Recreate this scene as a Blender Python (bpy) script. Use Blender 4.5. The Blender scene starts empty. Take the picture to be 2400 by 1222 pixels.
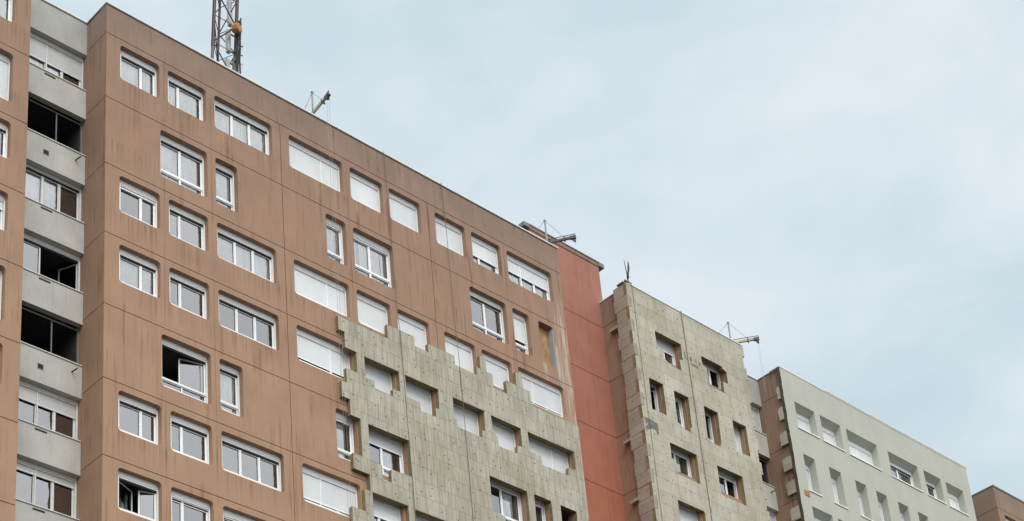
import bpy, math, random
from mathutils import Vector, Matrix
from mathutils.geometry import tessellate_polygon
random.seed(7)
scn = bpy.context.scene
COL = scn.collection
GROUND = -48.7            # joint line under the parapet is z = 0, storeys are 2.7 m
ROOF = 1.25
STOREY = 2.7

# ------------------------------------------------------------------ materials
def new_mat(name):
    m = bpy.data.materials.new(name); m.use_nodes = True
    nt = m.node_tree; nt.nodes.clear()
    out = nt.nodes.new('ShaderNodeOutputMaterial')
    b = nt.nodes.new('ShaderNodeBsdfPrincipled')
    nt.links.new(b.outputs[0], out.inputs[0])
    return m, nt, b, out
def node(nt, typ, ins=None, **props):
    n = nt.nodes.new('ShaderNode' + typ)
    for k, v in props.items(): setattr(n, k, v)
    for k, v in (ins or {}).items():
        s = n.inputs[k]
        if hasattr(v, 'is_output') : nt.links.new(v, s)
        else: s.default_value = v
    return n
def mapped(nt, scale, loc=(0, 0, 0)):
    tc = node(nt, 'TexCoord')
    return node(nt, 'Mapping', {'Vector': tc.outputs['Object'], 'Scale': scale, 'Location': loc}).outputs[0]
def noise(nt, scale3, scale=1.0, detail=4.0, rough=.55, loc=(0, 0, 0)):
    return node(nt, 'TexNoise', {'Vector': mapped(nt, scale3, loc), 'Scale': scale, 'Detail': detail, 'Roughness': rough}).outputs['Fac']
def rng(nt, v, a, b, c=0.0, d=1.0, smooth=False):
    n = node(nt, 'MapRange', {0: v, 1: a, 2: b, 3: c, 4: d})
    if smooth: n.interpolation_type = 'SMOOTHSTEP'
    return n.outputs[0]
def math_(nt, op, a, b=0.0):
    return node(nt, 'Math', {0: a, 1: b}, operation=op).outputs[0]
def mix(nt, fac, a, b, blend='MIX'):
    n = node(nt, 'Mix', data_type='RGBA', blend_type=blend)
    for s, v in ((0, fac), (6, a), (7, b)):
        if hasattr(v, 'is_output'): nt.links.new(v, n.inputs[s])
        else: n.inputs[s].default_value = v if s == 0 else (*v, 1) if len(v) == 3 else v
    return n.outputs[2]
def grey(nt, v):
    return node(nt, 'CombineColor', {0: v, 1: v, 2: v}).outputs[0]
def bump(nt, b, h, strength, dist=.01):
    n = node(nt, 'Bump', {'Height': h, 'Strength': strength, 'Distance': dist})
    nt.links.new(n.outputs[0], b.inputs['Normal'])
def objz(nt):
    tc = node(nt, 'TexCoord')
    return node(nt, 'SeparateXYZ', {0: tc.outputs['Object']}).outputs
def plain(name, col, rough=.6, metal=0.0, var=.08, scale=6.0, spec=.4, orand=None):
    m, nt, b, o = new_mat(name)
    f = noise(nt, (1, 1, 1), scale, 5)
    c = mix(nt, 1.0, col, grey(nt, rng(nt, f, .3, .7, 1 - var, 1 + var)), 'MULTIPLY')
    if orand:
        c = mix(nt, node(nt, 'ObjectInfo').outputs['Random'], c, mix(nt, 1.0, c, orand, 'MULTIPLY'))
    nt.links.new(c, b.inputs['Base Color'])
    b.inputs['Roughness'].default_value = rough; b.inputs['Metallic'].default_value = metal
    b.inputs['Specular IOR Level'].default_value = spec
    return m

def render_wall(name, low, high, zlo, zhi, streak=.42, soot_k=.7, streak_col=(.55, .45, .38), patches=False):
    """coarse painted render, greyer with soot towards the roof, run-off streaks below the joints"""
    m, nt, b, o = new_mat(name)
    xyz = objz(nt)
    big = noise(nt, (.35, .35, .25), 1, 4)
    hz = math_(nt, 'ADD', xyz[2], rng(nt, big, .3, .7, -2.2, 2.2))
    c = mix(nt, rng(nt, hz, zlo, zhi), low, high)
    # parapet soot
    soot = rng(nt, math_(nt, 'ADD', xyz[2], rng(nt, noise(nt, (2.2, 2.2, .5), 1, 5), .3, .7, -.5, .5)), -.6, .7)
    c = mix(nt, math_(nt, 'MULTIPLY', soot, soot_k), c, (.21, .162, .13))
    # broad blotches
    c = mix(nt, 1.0, c, grey(nt, rng(nt, noise(nt, (.9, .9, .7), 1, 5), .25, .75, .9, 1.1)), 'MULTIPLY')
    # run-off: thin vertical streaks, only where a low-frequency mask lets them
    s1 = noise(nt, (5, 5, .25), 1, 3, .6)
    s2 = noise(nt, (20, 20, .5), 1, 2, .6)
    msk = rng(nt, noise(nt, (.8, .8, .55), 1, 2, .5, (3, 0, 9)), .42, .62)
    st = math_(nt, 'MULTIPLY', rng(nt, s1, .52, .72), msk)
    c = mix(nt, math_(nt, 'MULTIPLY', st, streak * 2.2), c, mix(nt, 1.0, c, streak_col, 'MULTIPLY'))
    st2 = math_(nt, 'MULTIPLY', rng(nt, s2, .6, .75), msk)
    c = mix(nt, math_(nt, 'MULTIPLY', st2, streak * 1.5), c, (.42, .28, .2))
    # drips from the sills: they start under the openings and fade before the next joint
    fr = math_(nt, 'FRACT', math_(nt, 'MULTIPLY', xyz[2], -1 / STOREY))
    sm = math_(nt, 'MAXIMUM', math_(nt, 'MULTIPLY', rng(nt, fr, .60, .64), rng(nt, fr, .99, .7)), math_(nt, 'MULTIPLY', rng(nt, fr, .0, .02), rng(nt, fr, .5, .05, 0, .2)))
    sm = math_(nt, 'MULTIPLY', sm, rng(nt, xyz[2], -.02, -.06))
    s3 = noise(nt, (11, 11, .16), 1, 3, .65, (7, 2, 0))
    m3 = rng(nt, noise(nt, (.7, .7, .37), 1, 1, .5, (1, 8, 4)), .4, .56)
    dr = math_(nt, 'MULTIPLY', math_(nt, 'MULTIPLY', rng(nt, s3, .5, .7), sm), m3)
    c = mix(nt, math_(nt, 'MULTIPLY', dr, streak * 1.5), c, mix(nt, 1.0, c, (.5, .42, .36), 'MULTIPLY'))
    lp = math_(nt, 'MULTIPLY', math_(nt, 'MULTIPLY', rng(nt, s3, .46, .33), sm), m3)
    c = mix(nt, math_(nt, 'MULTIPLY', lp, streak * .8), c, (.47, .33, .24))
    if patches:   # hairline vertical grooves of the precast moulds between the window columns
        ln = None
        for cx in (2.21, 4.08, 10.0, 15.92, 17.77):
            e = rng(nt, math_(nt, 'ABSOLUTE', math_(nt, 'SUBTRACT', xyz[0], cx)), .024, .008)
            ln = e if ln is None else math_(nt, 'MAXIMUM', ln, e)
        ln = math_(nt, 'MULTIPLY', ln, rng(nt, noise(nt, (.3, .3, .5), 1, 2, .5, (4, 4, 4)), .42, .6, .1, .6))
        ln = math_(nt, 'MULTIPLY', ln, rng(nt, xyz[2], -.02, -.06))
        c = mix(nt, ln, c, (.11, .07, .05))
    if patches:   # pale run-off and filler at the right-hand corner
        mx = math_(nt, 'MULTIPLY', math_(nt, 'MULTIPLY', rng(nt, xyz[0], 20.1, 20.6), rng(nt, xyz[0], 21.0, 20.95)), rng(nt, xyz[2], -1.2, -2.4))
        pale = math_(nt, 'MULTIPLY', mx, rng(nt, noise(nt, (9, 9, .5), 1, 4), .44, .6))
        mx2 = math_(nt, 'MULTIPLY', rng(nt, math_(nt, 'ABSOLUTE', math_(nt, 'SUBTRACT', xyz[0], 19.46)), .14, .05), math_(nt, 'MULTIPLY', rng(nt, xyz[2], -4.6, -4.9), rng(nt, xyz[2], -5.9, -5.5)))
        mx3 = math_(nt, 'MULTIPLY', rng(nt, math_(nt, 'ABSOLUTE', math_(nt, 'SUBTRACT', xyz[0], 20.22)), .1, .04), math_(nt, 'MULTIPLY', rng(nt, xyz[2], -3.6, -3.9), rng(nt, xyz[2], -5.6, -5.2)))
        pale = math_(nt, 'MAXIMUM', pale, math_(nt, 'MULTIPLY', math_(nt, 'MAXIMUM', mx2, mx3), rng(nt, noise(nt, (6, 6, 1), 1, 3), .3, .55)))
        c = mix(nt, math_(nt, 'MULTIPLY', pale, .7), c, (.52, .46, .4))
    fine = noise(nt, (1, 1, 1), 38, 3)
    c = mix(nt, 1.0, c, grey(nt, rng(nt, fine, .25, .75, .9, 1.1)), 'MULTIPLY')
    nt.links.new(c, b.inputs['Base Color'])
    b.inputs['Roughness'].default_value = .9; b.inputs['Specular IOR Level'].default_value = .2
    bump(nt, b, fine, .5, .006)
    return m

def insulation(name, bw, base, vline, side=False):
    """mineral-wool boards: staggered joints, wool grain, dished fixings"""
    m, nt, b, o = new_mat(name)
    xyz = objz(nt)
    hx = xyz[1] if side else xyz[0]
    wob = noise(nt, (1, 1, 1), 1.6, 3)
    vx = math_(nt, 'ADD', hx, rng(nt, wob, .3, .7, -.015, .015))
    vz = math_(nt, 'ADD', math_(nt, 'ADD', xyz[2], 7.33 + 60), rng(nt, wob, .3, .7, .012, -.012))
    v2 = node(nt, 'CombineXYZ', {0: vx, 1: vz, 2: 0.0}).outputs[0]
    br = node(nt, 'TexBrick', {'Vector': v2, 'Color1': (1, 1, 1, 1), 'Color2': (.88, .876, .86, 1), 'Mortar': (.5, .48, .42, 1), 'Scale': 1.0,
                               'Mortar Size': .0065, 'Mortar Smooth': .35, 'Bias': .1, 'Brick Width': bw, 'Row Height': .6}, offset=.43, squash=1.0)
    c = mix(nt, 1.0, base, br.outputs['Color'], 'MULTIPLY')
    big = noise(nt, (.5, .5, .4), 1, 5)
    c = mix(nt, rng(nt, big, .38, .66), c, mix(nt, 1.0, c, (.82, .8, .765), 'MULTIPLY'))
    gr = noise(nt, (16, 16, .9), 1, 4, .65)
    c = mix(nt, 1.0, c, grey(nt, rng(nt, gr, .3, .7, 1 - vline, 1 + vline * .6)), 'MULTIPLY')
    rust = math_(nt, 'MULTIPLY', rng(nt, noise(nt, (3.5, 3.5, .8), 1, 4, .62, (5, 2, 1)), .54, .72), .6)
    c = mix(nt, rust, c, (.33, .27, .18))
    # second, sparser set of half-board seams
    br2 = node(nt, 'TexBrick', {'Vector': v2, 'Color1': (1, 1, 1, 1), 'Color2': (1, 1, 1, 1), 'Mortar': (0, 0, 0, 1), 'Scale': 1.0,
                                'Mortar Size': .009, 'Mortar Smooth': .2, 'Brick Width': 1.2, 'Row Height': .6}, offset=.5)
    seam = math_(nt, 'MULTIPLY', math_(nt, 'SUBTRACT', 1.0, math_(nt, 'MULTIPLY', br2.outputs['Color'], 1.0)), rng(nt, noise(nt, (1.3, 1.3, 1.3), 1, 2), .4, .6))
    c = mix(nt, math_(nt, 'MULTIPLY', seam, .75), c, (.2, .18, .12))
    # fixings
    vs = node(nt, 'CombineXYZ', {0: math_(nt, 'MULTIPLY', hx, 1.67), 1: math_(nt, 'MULTIPLY', xyz[2], 1.67), 2: 0.0}).outputs[0]
    vo = node(nt, 'TexVoronoi', {'Vector': vs, 'Scale': 1.0, 'Randomness': 1.0}, voronoi_dimensions='2D').outputs['Distance']
    dot = rng(nt, vo, .065, .04)
    c = mix(nt, math_(nt, 'MULTIPLY', dot, .85), c, (.1, .09, .07))
    fine = noise(nt, (1, 1, 1), 30, 4)
    c = mix(nt, 1.0, c, grey(nt, rng(nt, fine, .25, .75, .88, 1.12)), 'MULTIPLY')
    nt.links.new(c, b.inputs['Base Color'])
    b.inputs['Roughness'].default_value = 1.0; b.inputs['Specular IOR Level'].default_value = .1
    h = math_(nt, 'SUBTRACT', math_(nt, 'ADD', math_(nt, 'MULTIPLY', fine, .3), br.outputs['Fac']), dot)
    n = node(nt, 'Bump', {'Height': h, 'Strength': .45, 'Distance': .015}); n.invert = False
    nt.links.new(n.outputs[0], b.inputs['Normal'])
    return m

def concrete(name, base, dirt=.3):
    m, nt, b, o = new_mat(name)
    big = noise(nt, (.9, .9, .6), 1, 5)
    c = mix(nt, rng(nt, big, .3, .75), base, tuple(x * (1 - dirt) for x in base))
    st = noise(nt, (8, 8, .5), 1, 4, .6)
    c = mix(nt, rng(nt, st, .56, .75, 0, dirt), c, tuple(x * .55 for x in base))
    fine = noise(nt, (1, 1, 1), 26, 4)
    c = mix(nt, 1.0, c, grey(nt, rng(nt, fine, .25, .75, .92, 1.08)), 'MULTIPLY')
    nt.links.new(c, b.inputs['Base Color']); b.inputs['Roughness'].default_value = .9
    b.inputs['Specular IOR Level'].default_value = .2
    bump(nt, b, fine, .35, .006)
    return m

def glass_mat(name='window_glass', base=.15, ior=2.3, tint=(.78, .83, .83, 1)):
    m, nt, b, o = new_mat(name)
    nt.nodes.remove(b)
    f = node(nt, 'Fresnel', {'IOR': ior}).outputs[0]
    w = noise(nt, (1, 1, 1), 1.7, 2)
    bp_ = node(nt, 'Bump', {'Height': w, 'Strength': .12, 'Distance': .05}).outputs[0]
    t = node(nt, 'BsdfTransparent', {'Color': tint}).outputs[0]
    g = node(nt, 'BsdfGlossy', {'Color': (.9, .93, .97, 1), 'Roughness': .03, 'Normal': bp_}).outputs[0]
    s = node(nt, 'MixShader', {0: math_(nt, 'ADD', math_(nt, 'MULTIPLY', f, rng(nt, node(nt, 'ObjectInfo').outputs['Random'], 0, 1, .75, 1.15)), base), 1: t, 2: g}).outputs[0]
    nt.links.new(s, o.inputs[0])
    return m
def shutter_mat(name, col):
    m, nt, b, o = new_mat(name)
    xyz = objz(nt)
    ph = math_(nt, 'FRACT', math_(nt, 'MULTIPLY', xyz[2], 1 / .045))
    gap = rng(nt, ph, .0, .16)
    c = mix(nt, gap, tuple(x * .6 for x in col), col)
    d = noise(nt, (1.5, 1.5, .6), 1, 4)
    c = mix(nt, node(nt, 'ObjectInfo').outputs['Random'], c, mix(nt, 1.0, c, (.84, .85, .85), 'MULTIPLY'))
    c = mix(nt, 1.0, c, grey(nt, rng(nt, d, .3, .7, .93, 1.05)), 'MULTIPLY')
    nt.links.new(c, b.inputs['Base Color']); b.inputs['Roughness'].default_value = .45
    bump(nt, b, gap, .4, .008)
    return m
def curtain_mat():
    m, nt, b, o = new_mat('net_curtain')
    f = noise(nt, (9, 1, .7), 1, 4)
    f2 = noise(nt, (2, 1, 2.5), 1, 3, .5, (1, 4, 2))
    k = math_(nt, 'MULTIPLY', rng(nt, f, .3, .7, .78, 1.05), rng(nt, f2, .3, .7, .8, 1.06))
    c = mix(nt, 1.0, (.93, .95, .95), grey(nt, k), 'MULTIPLY')
    nt.links.new(c, b.inputs['Base Color']); b.inputs['Roughness'].default_value = 1.0
    return m
def osb_mat():
    m, nt, b, o = new_mat('strand_board')
    v = node(nt, 'TexVoronoi', {'Vector': mapped(nt, (9, 1, 5)), 'Scale': 1.6}).outputs['Color']
    f = noise(nt, (4, 1, 3), 1, 4)
    c = mix(nt, rng(nt, f, .35, .65), (.52, .32, .15), (.33, .2, .09))
    c = mix(nt, .3, c, mix(nt, 1.0, c, v, 'MULTIPLY'))
    nt.links.new(c, b.inputs['Base Color']); b.inputs['Roughness'].default_value = .8
    return m

M = {}
M['brown'] = render_wall('brown_render', (.348, .222, .146), (.288, .19, .137), -13, 0, patches=True)
M['red'] = render_wall('red_render', (.335, .125, .077), (.355, .158, .12), -9, 2.5, streak=.16, soot_k=.12)
M['joint'] = plain('joint_filler', (.085, .045, .03), .9, var=.2)
M['joint_red'] = plain('red_joint_filler', (.13, .03, .02), .9, var=.2)
M['board'] = insulation('insulation_boards_narrow', .3, (.462, .447, .378), .27)
M['board_c'] = insulation('insulation_boards_wide', 1.2, (.49, .476, .402), .14)
M['board_side'] = insulation('insulation_boards_return_shaded', 1.2, (.40, .345, .295), .08, side=True)  # same boards, with shade and red wall bounce put into the base colour
M['board_edge'] = plain('cut_wool_edge', (.225, .175, .085), 1.0, var=.3, scale=9, spec=.1)
M['concrete'] = concrete('balcony_concrete', (.50, .495, .455))
M['concrete_top'] = concrete('parapet_concrete', (.42, .42, .40))
M['green'] = concrete('fresh_grey_green_render', (.44, .454, .392), .12)
M['white'] = plain('white_frame', (.82, .845, .855), .35, var=.03, orand=(.9, .9, .88))
M['off'] = plain('aged_white_frame', (.62, .63, .61), .45, var=.08)
M['shutter'] = shutter_mat('shutter_slats', (.69, .725, .745))
M['shutter_g'] = shutter_mat('grey_shutter_slats', (.56, .575, .57))
M['glass'] = glass_mat()
M['clear'] = glass_mat('clear_glass', .17, 1.9, (.96, .98, .98, 1))
M['curtain'] = curtain_mat()
M['slot'] = plain('shutter_slot', (.015, .016, .017), .8)
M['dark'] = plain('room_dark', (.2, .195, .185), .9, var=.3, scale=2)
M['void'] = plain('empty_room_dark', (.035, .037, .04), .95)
M['bronze'] = plain('dark_frame', (.16, .165, .15), .5)
M['coping'] = plain('zinc_coping', (.7, .71, .71), .5)
M['flash'] = plain('lead_flashing', (.17, .18, .17), .6, .2)
M['osb'] = osb_mat()
M['mortar'] = plain('grey_adhesive', (.15, .15, .135), .95, var=.25)
M['dark_edge'] = plain('shadowy_adhesive_edge', (.07, .062, .045), 1.0, var=.4, scale=14)
M['gouge'] = plain('gouged_wool', (.17, .145, .095), 1.0, var=.3)
M['galv'] = plain('galvanised_steel', (.34, .35, .35), .45, .7)
M['beam'] = plain('painted_steel_beam', (.4, .385, .25), .55, .1, var=.25)
M['beam_d'] = plain('weathered_steel', (.1, .105, .1), .6, .4)
M['mast_red'] = plain('red_mast_paint', (.04, .004, .009), .5, var=.15)
M['mast_grey'] = plain('grey_mast_paint', (.1, .1, .1), .6)
M['antenna'] = plain('antenna_plastic', (.42, .44, .44), .5)
M['orange'] = plain('orange_radome', (.40, .205, .055), .7)
M['black'] = plain('black_cable', (.02, .02, .022), .7)
M['rope'] = plain('old_rope', (.15, .14, .1), .9)
M['wire'] = plain('steel_wire', (.3, .29, .27), .6)
M['brick'] = plain('terracotta_plate', (.4, .13, .08), .8)
M['roofing'] = plain('roof_felt', (.12, .12, .115), .95)
M['asphalt'] = plain('asphalt', (.06, .06, .06), .95, var=.25, scale=.6)

# ------------------------------------------------------------------ mesh helper (world coordinates)
class MB:
    def __init__(s): s.v, s.f, s.m = [], [], []
    def add(s, vs, fs, mi=0, T=None):
        o = len(s.v)
        s.v += [tuple(T @ Vector(p)) if T else tuple(p) for p in vs]
        s.f += [tuple(i + o for i in f) for f in fs]; s.m += [mi] * len(fs)
    def box(s, x0, x1, y0, y1, z0, z1, mi=0, T=None):
        vs = [(x, y, z) for x in (x0, x1) for y in (y0, y1) for z in (z0, z1)]
        s.add(vs, [(0, 1, 3, 2), (4, 6, 7, 5), (0, 4, 5, 1), (2, 3, 7, 6), (0, 2, 6, 4), (1, 5, 7, 3)], mi, T)
        return s
    def prism(s, outer, holes, a, b, axis='y', mf=0, ms=None, mh=None):
        """polygon with holes, extruded along y (polygon in x,z) or x (polygon in y,z)"""
        ms = mf if ms is None else ms; mh = ms if mh is None else mh
        P = (lambda u, w, t: (u, t, w)) if axis == 'y' else (lambda u, w, t: (t, u, w))
        loops = [outer] + list(holes)
        flat = [p for l in loops for p in l]
        tris = tessellate_polygon([[Vector((p[0], p[1], 0)) for p in l] for l in loops])
        for t, flip in ((a, False), (b, True)):
            s.add([P(u, w, t) for u, w in flat], [tuple(reversed(x)) if flip else tuple(x) for x in tris], mf)
        for li, l in enumerate(loops):
            n = len(l)
            vs = [P(u, w, a) for u, w in l] + [P(u, w, b) for u, w in l]
            s.add(vs, [(i, (i + 1) % n, n + (i + 1) % n, n + i) for i in range(n)], ms if li == 0 else mh)
        return s
    def tube(s, p0, p1, r, n=8, mi=0, r1=None):
        p0, p1 = Vector(p0), Vector(p1); d = (p1 - p0).normalized()
        a = d.cross(Vector((0, 0, 1)) if abs(d.z) < .95 else Vector((1, 0, 0))).normalized(); c = d.cross(a)
        r1 = r if r1 is None else r1
        vs = []
        for p, rr in ((p0, r), (p1, r1)):
            for i in range(n):
                t = 2 * math.pi * i / n; vs.append(p + (a * math.cos(t) + c * math.sin(t)) * rr)
        fs = [(i, (i + 1) % n, n + (i + 1) % n, n + i) for i in range(n)] + [tuple(range(n))[::-1], tuple(range(n, 2 * n))]
        s.add(vs, fs, mi); return s
    def bar(s, p0, p1, w, h, mi=0):
        """square-section bar, w across and h in the vertical plane"""
        p0, p1 = Vector(p0), Vector(p1); d = (p1 - p0).normalized()
        a = d.cross(Vector((0, 0, 1)))
        a = (a if a.length > .01 else Vector((1, 0, 0))).normalized() * w / 2; c = a.cross(d).normalized() * h / 2
        vs = [p + i * a + j * c for p in (p0, p1) for i, j in ((-1, -1), (1, -1), (1, 1), (-1, 1))]
        s.add(vs, [(0, 1, 2, 3), (4, 7, 6, 5), (0, 4, 5, 1), (1, 5, 6, 2), (2, 6, 7, 3), (3, 7, 4, 0)], mi); return s
    def line(s, pts, r, n=6, mi=0):
        for p, q in zip(pts, pts[1:]): s.tube(p, q, r, n, mi)
        return s
    def build(s, name, mats, parent=None, smooth=False, recalc=True):
        me = bpy.data.meshes.new(name); me.from_pydata(s.v, [], s.f)
        mats = mats if isinstance(mats, (list, tuple)) else [mats]
        for m in mats: me.materials.append(M[m] if isinstance(m, str) else m)
        me.polygons.foreach_set('material_index', s.m)
        if smooth: me.polygons.foreach_set('use_smooth', [True] * len(s.f))
        import bmesh
        bm = bmesh.new(); bm.from_mesh(me); bmesh.ops.remove_doubles(bm, verts=bm.verts, dist=1e-5)
        if recalc: bmesh.ops.recalc_face_normals(bm, faces=bm.faces)
        bm.to_mesh(me); bm.free()
        o = bpy.data.objects.new(name, me); COL.objects.link(o)
        if parent is not None:
            o.parent = parent
            if parent.type == 'EMPTY': o.location = -parent.location      # mesh data stays in world coordinates
        return o
def tag(o, label=None, cat=None, group=None, kind=None):
    for k, v in (('label', label), ('category', cat), ('group', group), ('kind', kind)):
        if v: o[k] = v
    return o
def thing(name, loc, label, cat, group=None):
    o = bpy.data.objects.new(name, None); o.empty_display_size = .5; o.location = loc; COL.objects.link(o)
    return tag(o, label, cat, group)
def rrect(x0, x1, z0, z1, r=.12, n=5):
    if r <= 0: return [(x0, z0), (x1, z0), (x1, z1), (x0, z1)]
    out = []
    for cx, cz, a in ((x1 - r, z0 + r, -90), (x1 - r, z1 - r, 0), (x0 + r, z1 - r, 90), (x0 + r, z0 + r, 180)):
        for i in range(n + 1):
            t = math.radians(a + 90 * i / n); out.append((cx + r * math.cos(t), cz + r * math.sin(t)))
    return out

# ------------------------------------------------------------------ windows
def leaf(mb, gl, x0, x1, z0, z1, y, st=.055, T=None):
    """one sash: white stiles and rails with a pane"""
    mb.box(x0, x0 + st, y, y + .05, z0, z1, 0, T); mb.box(x1 - st, x1, y, y + .05, z0, z1, 0, T)
    mb.box(x0 + st, x1 - st, y, y + .05, z0, z0 + st, 0, T); mb.box(x0 + st, x1 - st, y, y + .05, z1 - st, z1, 0, T)
    gl.add([(x0 + st, y + .025, z0 + st), (x1 - st, y + .025, z0 + st), (x1 - st, y + .025, z1 - st), (x0 + st, y + .025, z1 - st)], [(0, 1, 2, 3)], 0, T)
    # gasket
    g = .012
    for a, b_, c, d in ((x0 + st, x0 + st + g, z0 + st, z1 - st), (x1 - st - g, x1 - st, z0 + st, z1 - st),
                        (x0 + st, x1 - st, z0 + st, z0 + st + g), (x0 + st, x1 - st, z1 - st - g, z1 - st)):
        mb.box(a, b_, y + .012, y + .021, c, d, 1, T)
def window(parent, x0, x1, z0, z1, yf=.18, mull=(.5,), transom=None, sh=0.0, div=None, cur=0, left=.15, bot=.2, box=.22,
           grey_=False, open_=None, frame='white', top=0.0, curtain_x=None):
    """frame + shutter box in an opening; left / bot are the masked widths of the outer frame behind the opening's edge"""
    f, g, s, c = MB(), MB(), MB(), MB()
    xa, xb, za = x0 + left, x1 - .045, z0 + bot
    zt = z1 - top; zb = zt - box
    y1 = yf + .13
    f.box(x0 - .1, xa, yf, y1, z0 - .1, z1 + .05); f.box(xb, x1 + .1, yf, y1, z0 - .1, z1 + .05)
    f.box(xa, xb, yf, y1, z0 - .1, za)
    if top: f.box(xa, xb, yf + .02, y1, zt, z1 + .05)
    # shutter box with a groove, and underside slot, coloured black for the recess shade
    f.box(xa, xb, yf, yf + .1, zb + .055, zt + (.05 if not top else 0)); f.box(xa, xb, yf + .014, yf + .1, zb + .04, zb + .055, 1)
    f.box(xa, xb, yf, yf + .1, zb + .004, zb + .04)
    f.box(xa + .002, xb - .002, yf + (.035 if sh <= .02 else .058), y1 + .01, zb - .05, zb + .003, 1)
    # leaves
    ys = yf + .075
    zlo = za
    w = xb - xa
    if transom:
        zt_ = za + transom * (zb - .03 - za)
        f.box(xa, xb, yf + .04, y1, zt_ - .035, zt_ + .035)
        for a, b_ in zip([0] + list(mull), list(mull) + [1]):
            leaf(f, g, xa + a * w, xa + b_ * w, za, zt_ - .035, ys + .01, .03)
        zlo = zt_ + .035
    edges = [0] + list(mull) + [1]
    for i, (a, b_) in enumerate(zip(edges, edges[1:])):
        X0, X1 = xa + a * w, xa + b_ * w
        if open_ and i in open_:
            ang = open_[i]
            if ang is None: continue
            hx = X1 if ang > 0 else X0
            T = Matrix.Translation((hx, ys, 0)) @ Matrix.Rotation(-math.radians(ang), 4, 'Z') @ Matrix.Translation((-hx, -ys, 0))
            f2, g2 = MB(), MB(); leaf(f2, g2, X0, X1, zlo, zb - .03, ys, .045, T)
            g2.build('glass_pane', 'glass', f2.build('open_sash', [frame, 'slot'], parent), recalc=False)
        else:
            leaf(f, g, X0, X1, zlo, zb - .03, ys, .055)
    for m_ in mull:
        f.box(xa + m_ * w - .038, xa + m_ * w + .038, yf + .055, y1, za, zb - .03) if not (open_ and len(open_) > 1) else None
    fo = f.build('window', [frame, 'slot'], parent)
    if g.v: g.build('glass_pane', 'clear' if cur else 'glass', fo, recalc=False)
    if cur:
        n = 40; vs = []; fs = []
        cx0, cx1 = (xa, xb) if curtain_x is None else (xa + curtain_x[0] * w, xa + curtain_x[1] * w)
        ph = random.random() * 6
        for i in range(n + 1):
            x = cx0 + (cx1 - cx0) * i / n
            y = ys + .085 + .018 * math.sin(i * 1.15 + ph) + .008 * math.sin(i * 2.9 + ph)
            vs += [(x, y, z0 + .02), (x, y, zb + .02)]
        fs = [(2 * i, 2 * i + 2, 2 * i + 3, 2 * i + 1) for i in range(n)]
        c.add(vs, fs); c.build('curtain', 'curtain', fo, True)
    if sh > 0:
        zs = zb + .004 - sh * (zb - za)
        divs = [0] + ([div] if div else []) + [1]
        for a, b_ in zip(divs, divs[1:]):
            X0, X1 = xa + a * w + (.02 if a else .008), xa + b_ * w - (.02 if b_ < 1 else .008)
            s.box(X0, X1, yf + .038, yf + .05, zs + .05, zb + .02)
            s.box(X0, X1, yf + .03, yf + .055, zs, zs + .05, 1)
        if div: s.box(xa + div * w - .02, xa + div * w + .02, yf + .02, yf + .074, za, zb + .004, 1)
        so = s.build('roller_shutter', ['shutter_g' if grey_ else 'shutter', 'off' if grey_ else frame], fo)
    return fo

# opening tables: x range of every opening, by the storey's type
A_OPEN = [(.53, 2.05), (2.38, 3.91), (4.26, 6.68), (7.42, 9.82), (10.16, 11.69), (12.0, 13.51), (14.24, 15.76), (16.08, 17.59), (17.94, 20.36)]
B_OPEN = [(2.07, 3.92), (4.25, 5.15), (8.93, 9.82), (10.16, 12.0), (15.74, 17.6), (17.94, 18.82), (19.32, 20.14)]
ROWTYPE = {1: 'A', 2: 'B', 3: 'A', 4: 'A', 5: 'B', 6: 'A', 7: 'A', 8: 'B'}
def rowz(k, t): return (-.24 - STOREY * (k - 1), (-1.67 if t == 'A' else -2.16) - STOREY * (k - 1))

def facade(parent, x0, x1, opens, vjoints=(), wall='brown', joint='joint', y0=0.0, y1=.3, r=.12, rows=8, parapet=True, name='wall'):
    """storey-high panels with openings, open joints between them closed by a recessed filler"""
    w, j = MB(), MB()
    g = .013
    xs = [x0] + list(vjoints) + [x1]
    if parapet:
        w.prism([(x0, g), (x1, g), (x1, ROOF), (x0, ROOF)], [], y0, y1)
    for k in range(1, 19):
        zt, zb = -STOREY * (k - 1) - g, max(-STOREY * k + g, GROUND)
        for i, (a, b_) in enumerate(zip(xs, xs[1:])):
            a2, b2 = a + (g if i else 0), b_ - (g if i < len(xs) - 2 else 0)
            hs = []
            if k <= rows:
                for (ox0, ox1, oz1, oz0, rr) in opens(k):
                    if a2 < ox0 and ox1 < b2: hs.append(rrect(ox0, ox1, oz0, oz1, rr))
            w.prism([(a2, zb), (b2, zb), (b2, zt), (a2, zt)], hs, y0, y1)
        j.box(x0 + .01, x1 - .01, y0 + .022, y1 - .01, zt, zt + 2 * g)
    for v in vjoints: j.box(v - g, v + g, y0 + .022, y1 - .01, GROUND, -g)
    w.build(name, wall, parent); j.build('joint_filler', joint, parent)
def side_wall(parent, x0, x1, ya, yb, wall='brown', joint='joint', name='return_wall'):
    w, j = MB(), MB(); g = .013
    w.box(x0, x1, ya, yb, g, ROOF)
    for k in range(1, 19):
        zt, zb = -STOREY * (k - 1) - g, max(-STOREY * k + g, GROUND)
        w.box(x0, x1, ya, yb, zb, zt); j.box(x0 + .022, x1 - .01, ya + .01, yb - .01, zt, zt + 2 * g)
    w.build(name, wall, parent); j.build('joint_filler', joint, parent)
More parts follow.
